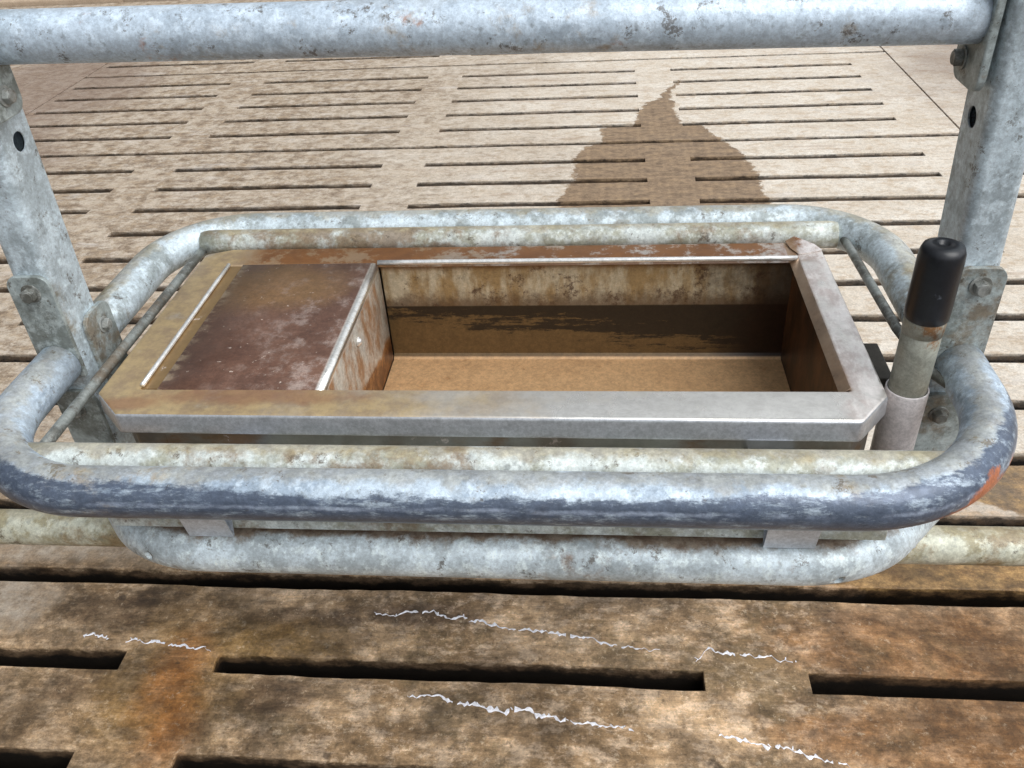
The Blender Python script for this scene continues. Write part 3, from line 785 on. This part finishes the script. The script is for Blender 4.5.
# grip: lathe with rounded closed top
bm = bmesh.new(); prof = [(.0244, .878), (.0256, .880), (.0260, .890), (.0256, .93), (.0257, .955), (.0250, .966), (.0226, .9725), (.016, .9755), (.0070, .976), (.0064, .9720), (0.0001, .9720)]
rings = [[bm.verts.new((px+r*math.cos(2*PI*k/32), py+r*math.sin(2*PI*k/32), zz)) for k in range(32)] for r, zz in prof]
for a, b in zip(rings, rings[1:]):
    for k in range(32): bm.faces.new((a[k], a[(k+1) % 32], b[(k+1) % 32], b[k]))
bm.faces.new(rings[0][::-1])
tag(obj('grip', bm, M['grip'], D), 'black rubber grip')
# open-topped sleeve with real wall thickness
bm = bmesh.new(); prof = [(.0240, .50), (.0262, .50), (.0262, .772), (.0257, .7735), (.0246, .7735), (.0240, .772), (.0240, .50)]
rings = [[bm.verts.new((px+r*math.cos(2*PI*k/36), py+r*math.sin(2*PI*k/36), zz)) for k in range(36)] for r, zz in prof]
for a, b in zip(rings, rings[1:]):
    for k in range(36): bm.faces.new((a[k], a[(k+1) % 36], b[(k+1) % 36], b[k]))
tag(obj('sleeve', bm, M['pvc'], D), 'white plastic sleeve, grimy below')

# ------------------------------------------------------------------ water-edge glints on the near slats, painted as white ribbons
def glint_ribbon(pts, label, seed, w=.003):
    rr = random.Random(seed); bm = bmesh.new()
    P0 = [Vector((a, b, 0)) for a, b in pts]; L = []
    for a, b in zip(P0, P0[1:]):
        k = max(2, int((b-a).length/.0045))
        L += [a.lerp(b, j/k) for j in range(k)]
    L.append(P0[-1])
    off = 0; prev = None; gap = 0; cnt = 0
    for i, p in enumerate(L):
        off = off*.72+(rr.random()-.5)*.0085
        t_ = (i+1)/len(L); ww = 1.45*w*(.25+1.3*rr.random()**1.8)*(.35+.65*math.sin(PI*min(1, t_*1.02)))
        if i % 23 == 20: gap = 2
        q = p+Vector((0, off, 0))
        vs = [bm.verts.new((q.x, q.y-ww, .0004)), bm.verts.new((q.x, q.y, .0016)), bm.verts.new((q.x, q.y+ww, .0004))]
        if prev and gap <= 0:
            bm.faces.new((prev[0], vs[0], vs[1], prev[1])); bm.faces.new((prev[1], vs[1], vs[2], prev[2]))
        if rr.random() < .16:                    # short side spurs
            dx, dy = (rr.random()-.5)*.012, (rr.random()-.4)*.012
            a = bm.verts.new((q.x+dx, q.y+dy, .0006)); b = bm.verts.new((q.x+dx+.0016, q.y+dy+.0004, .0006)); c = bm.verts.new((q.x+.003, q.y, .0012))
            bm.faces.new((vs[1], c, b, a))
        gap -= 1; prev = vs
    o = obj('painted_glint', bm, M['streak'], org=(P0[0].x, P0[0].y, 0), smooth=False)
    tag(o, label, 'water', 'white-painted water glints on the near slats'); return o
glint_ribbon([(-.975, 1.088), (-.955, 1.098), (-.94, 1.088), (-.88, 1.082), (-.83, 1.079), (-.775, 1.073)], 'short white-painted water glint beside the orange stain at left', 1, .0022)
glint_ribbon([(-.462, 1.172), (-.41, 1.178), (-.34, 1.184), (-.30, 1.175), (-.262, 1.173), (-.20, 1.158), (-.154, 1.146), (-.02, 1.127), (.127, 1.103)], 'longest jagged white-painted water glint, on the slat just below the support loop', 2, .0026)
glint_ribbon([(.195, 1.085), (.222, 1.112), (.24, 1.104), (.30, 1.098), (.385, 1.092)], 'short white-painted water glint between the two right-hand slot ends', 3, .0022)
glint_ribbon([(-.360, .985), (-.28, .977), (-.20, .968), (-.175, .962), (-.10, .950), (-.01, .935), (.07, .927)], 'jagged white-painted water glint below the longest slot, bottom centre', 4, .0034)
glint_ribbon([(.222, .925), (.30, .912), (.36, .902), (.39, .888), (.44, .872)], 'white-painted water glint slanting to the bottom edge, right of centre', 5, .0030)

glint_ribbon([(-1.075, 1.098), (-1.058, 1.106), (-1.04, 1.098), (-1.015, 1.100)], 'tiny white-painted water glint above the far left slot', 9, .0022)
# ------------------------------------------------------------------ light: open barn side to the right, overcast sky
W = bpy.data.worlds.new('world'); S.world = W; W.use_nodes = True
nt = W.node_tree; nt.nodes.clear()
out = nt.nodes.new('ShaderNodeOutputWorld'); bg = nt.nodes.new('ShaderNodeBackground'); nt.links.new(bg.outputs[0], out.inputs[0])
tc = nt.nodes.new('ShaderNodeTexCoord'); sp = nt.nodes.new('ShaderNodeSeparateXYZ'); nt.links.new(tc.outputs['Generated'], sp.inputs[0])
rmp = nt.nodes.new('ShaderNodeValToRGB'); nt.links.new(sp.outputs[2], rmp.inputs[0])
e = rmp.color_ramp.elements; e[0].position = .0; e[0].color = (.10, .09, .08, 1); e[1].position = 1; e[1].color = (.85, .92, 1.0, 1)
q = rmp.color_ramp.elements.new(.25); q.color = (.75, .78, .82, 1)
def wm(op, a, b):
    q_ = nt.nodes.new('ShaderNodeMath'); q_.operation = op
    for i_, v_ in enumerate((a, b)):
        if isinstance(v_, (int, float)): q_.inputs[i_].default_value = v_
        else: nt.links.new(v_, q_.inputs[i_])
    return q_.outputs[0]
# the open side of the barn lies to the right and behind the viewer
side = wm('MAXIMUM', wm('ADD', .84, wm('ADD', wm('MULTIPLY', sp.outputs[0], .85), wm('MULTIPLY', sp.outputs[1], -.25))), .15)
nt.links.new(rmp.outputs[0], bg.inputs[0]); nt.links.new(side, bg.inputs[1])
sd = bpy.data.lights.new('sun', 'SUN'); sd.energy = 2.3; sd.angle = math.radians(45); sd.color = (1., .985, .96)
so = bpy.data.objects.new('sun', sd); C.objects.link(so)
so.rotation_euler = Vector((.50, -.40, .85)).to_track_quat('Z', 'Y').to_euler()

S.view_settings.view_transform = 'Standard'; S.view_settings.look = 'None'; S.view_settings.exposure = .08; S.view_settings.gamma = 1
S.view_settings.use_curve_mapping = False
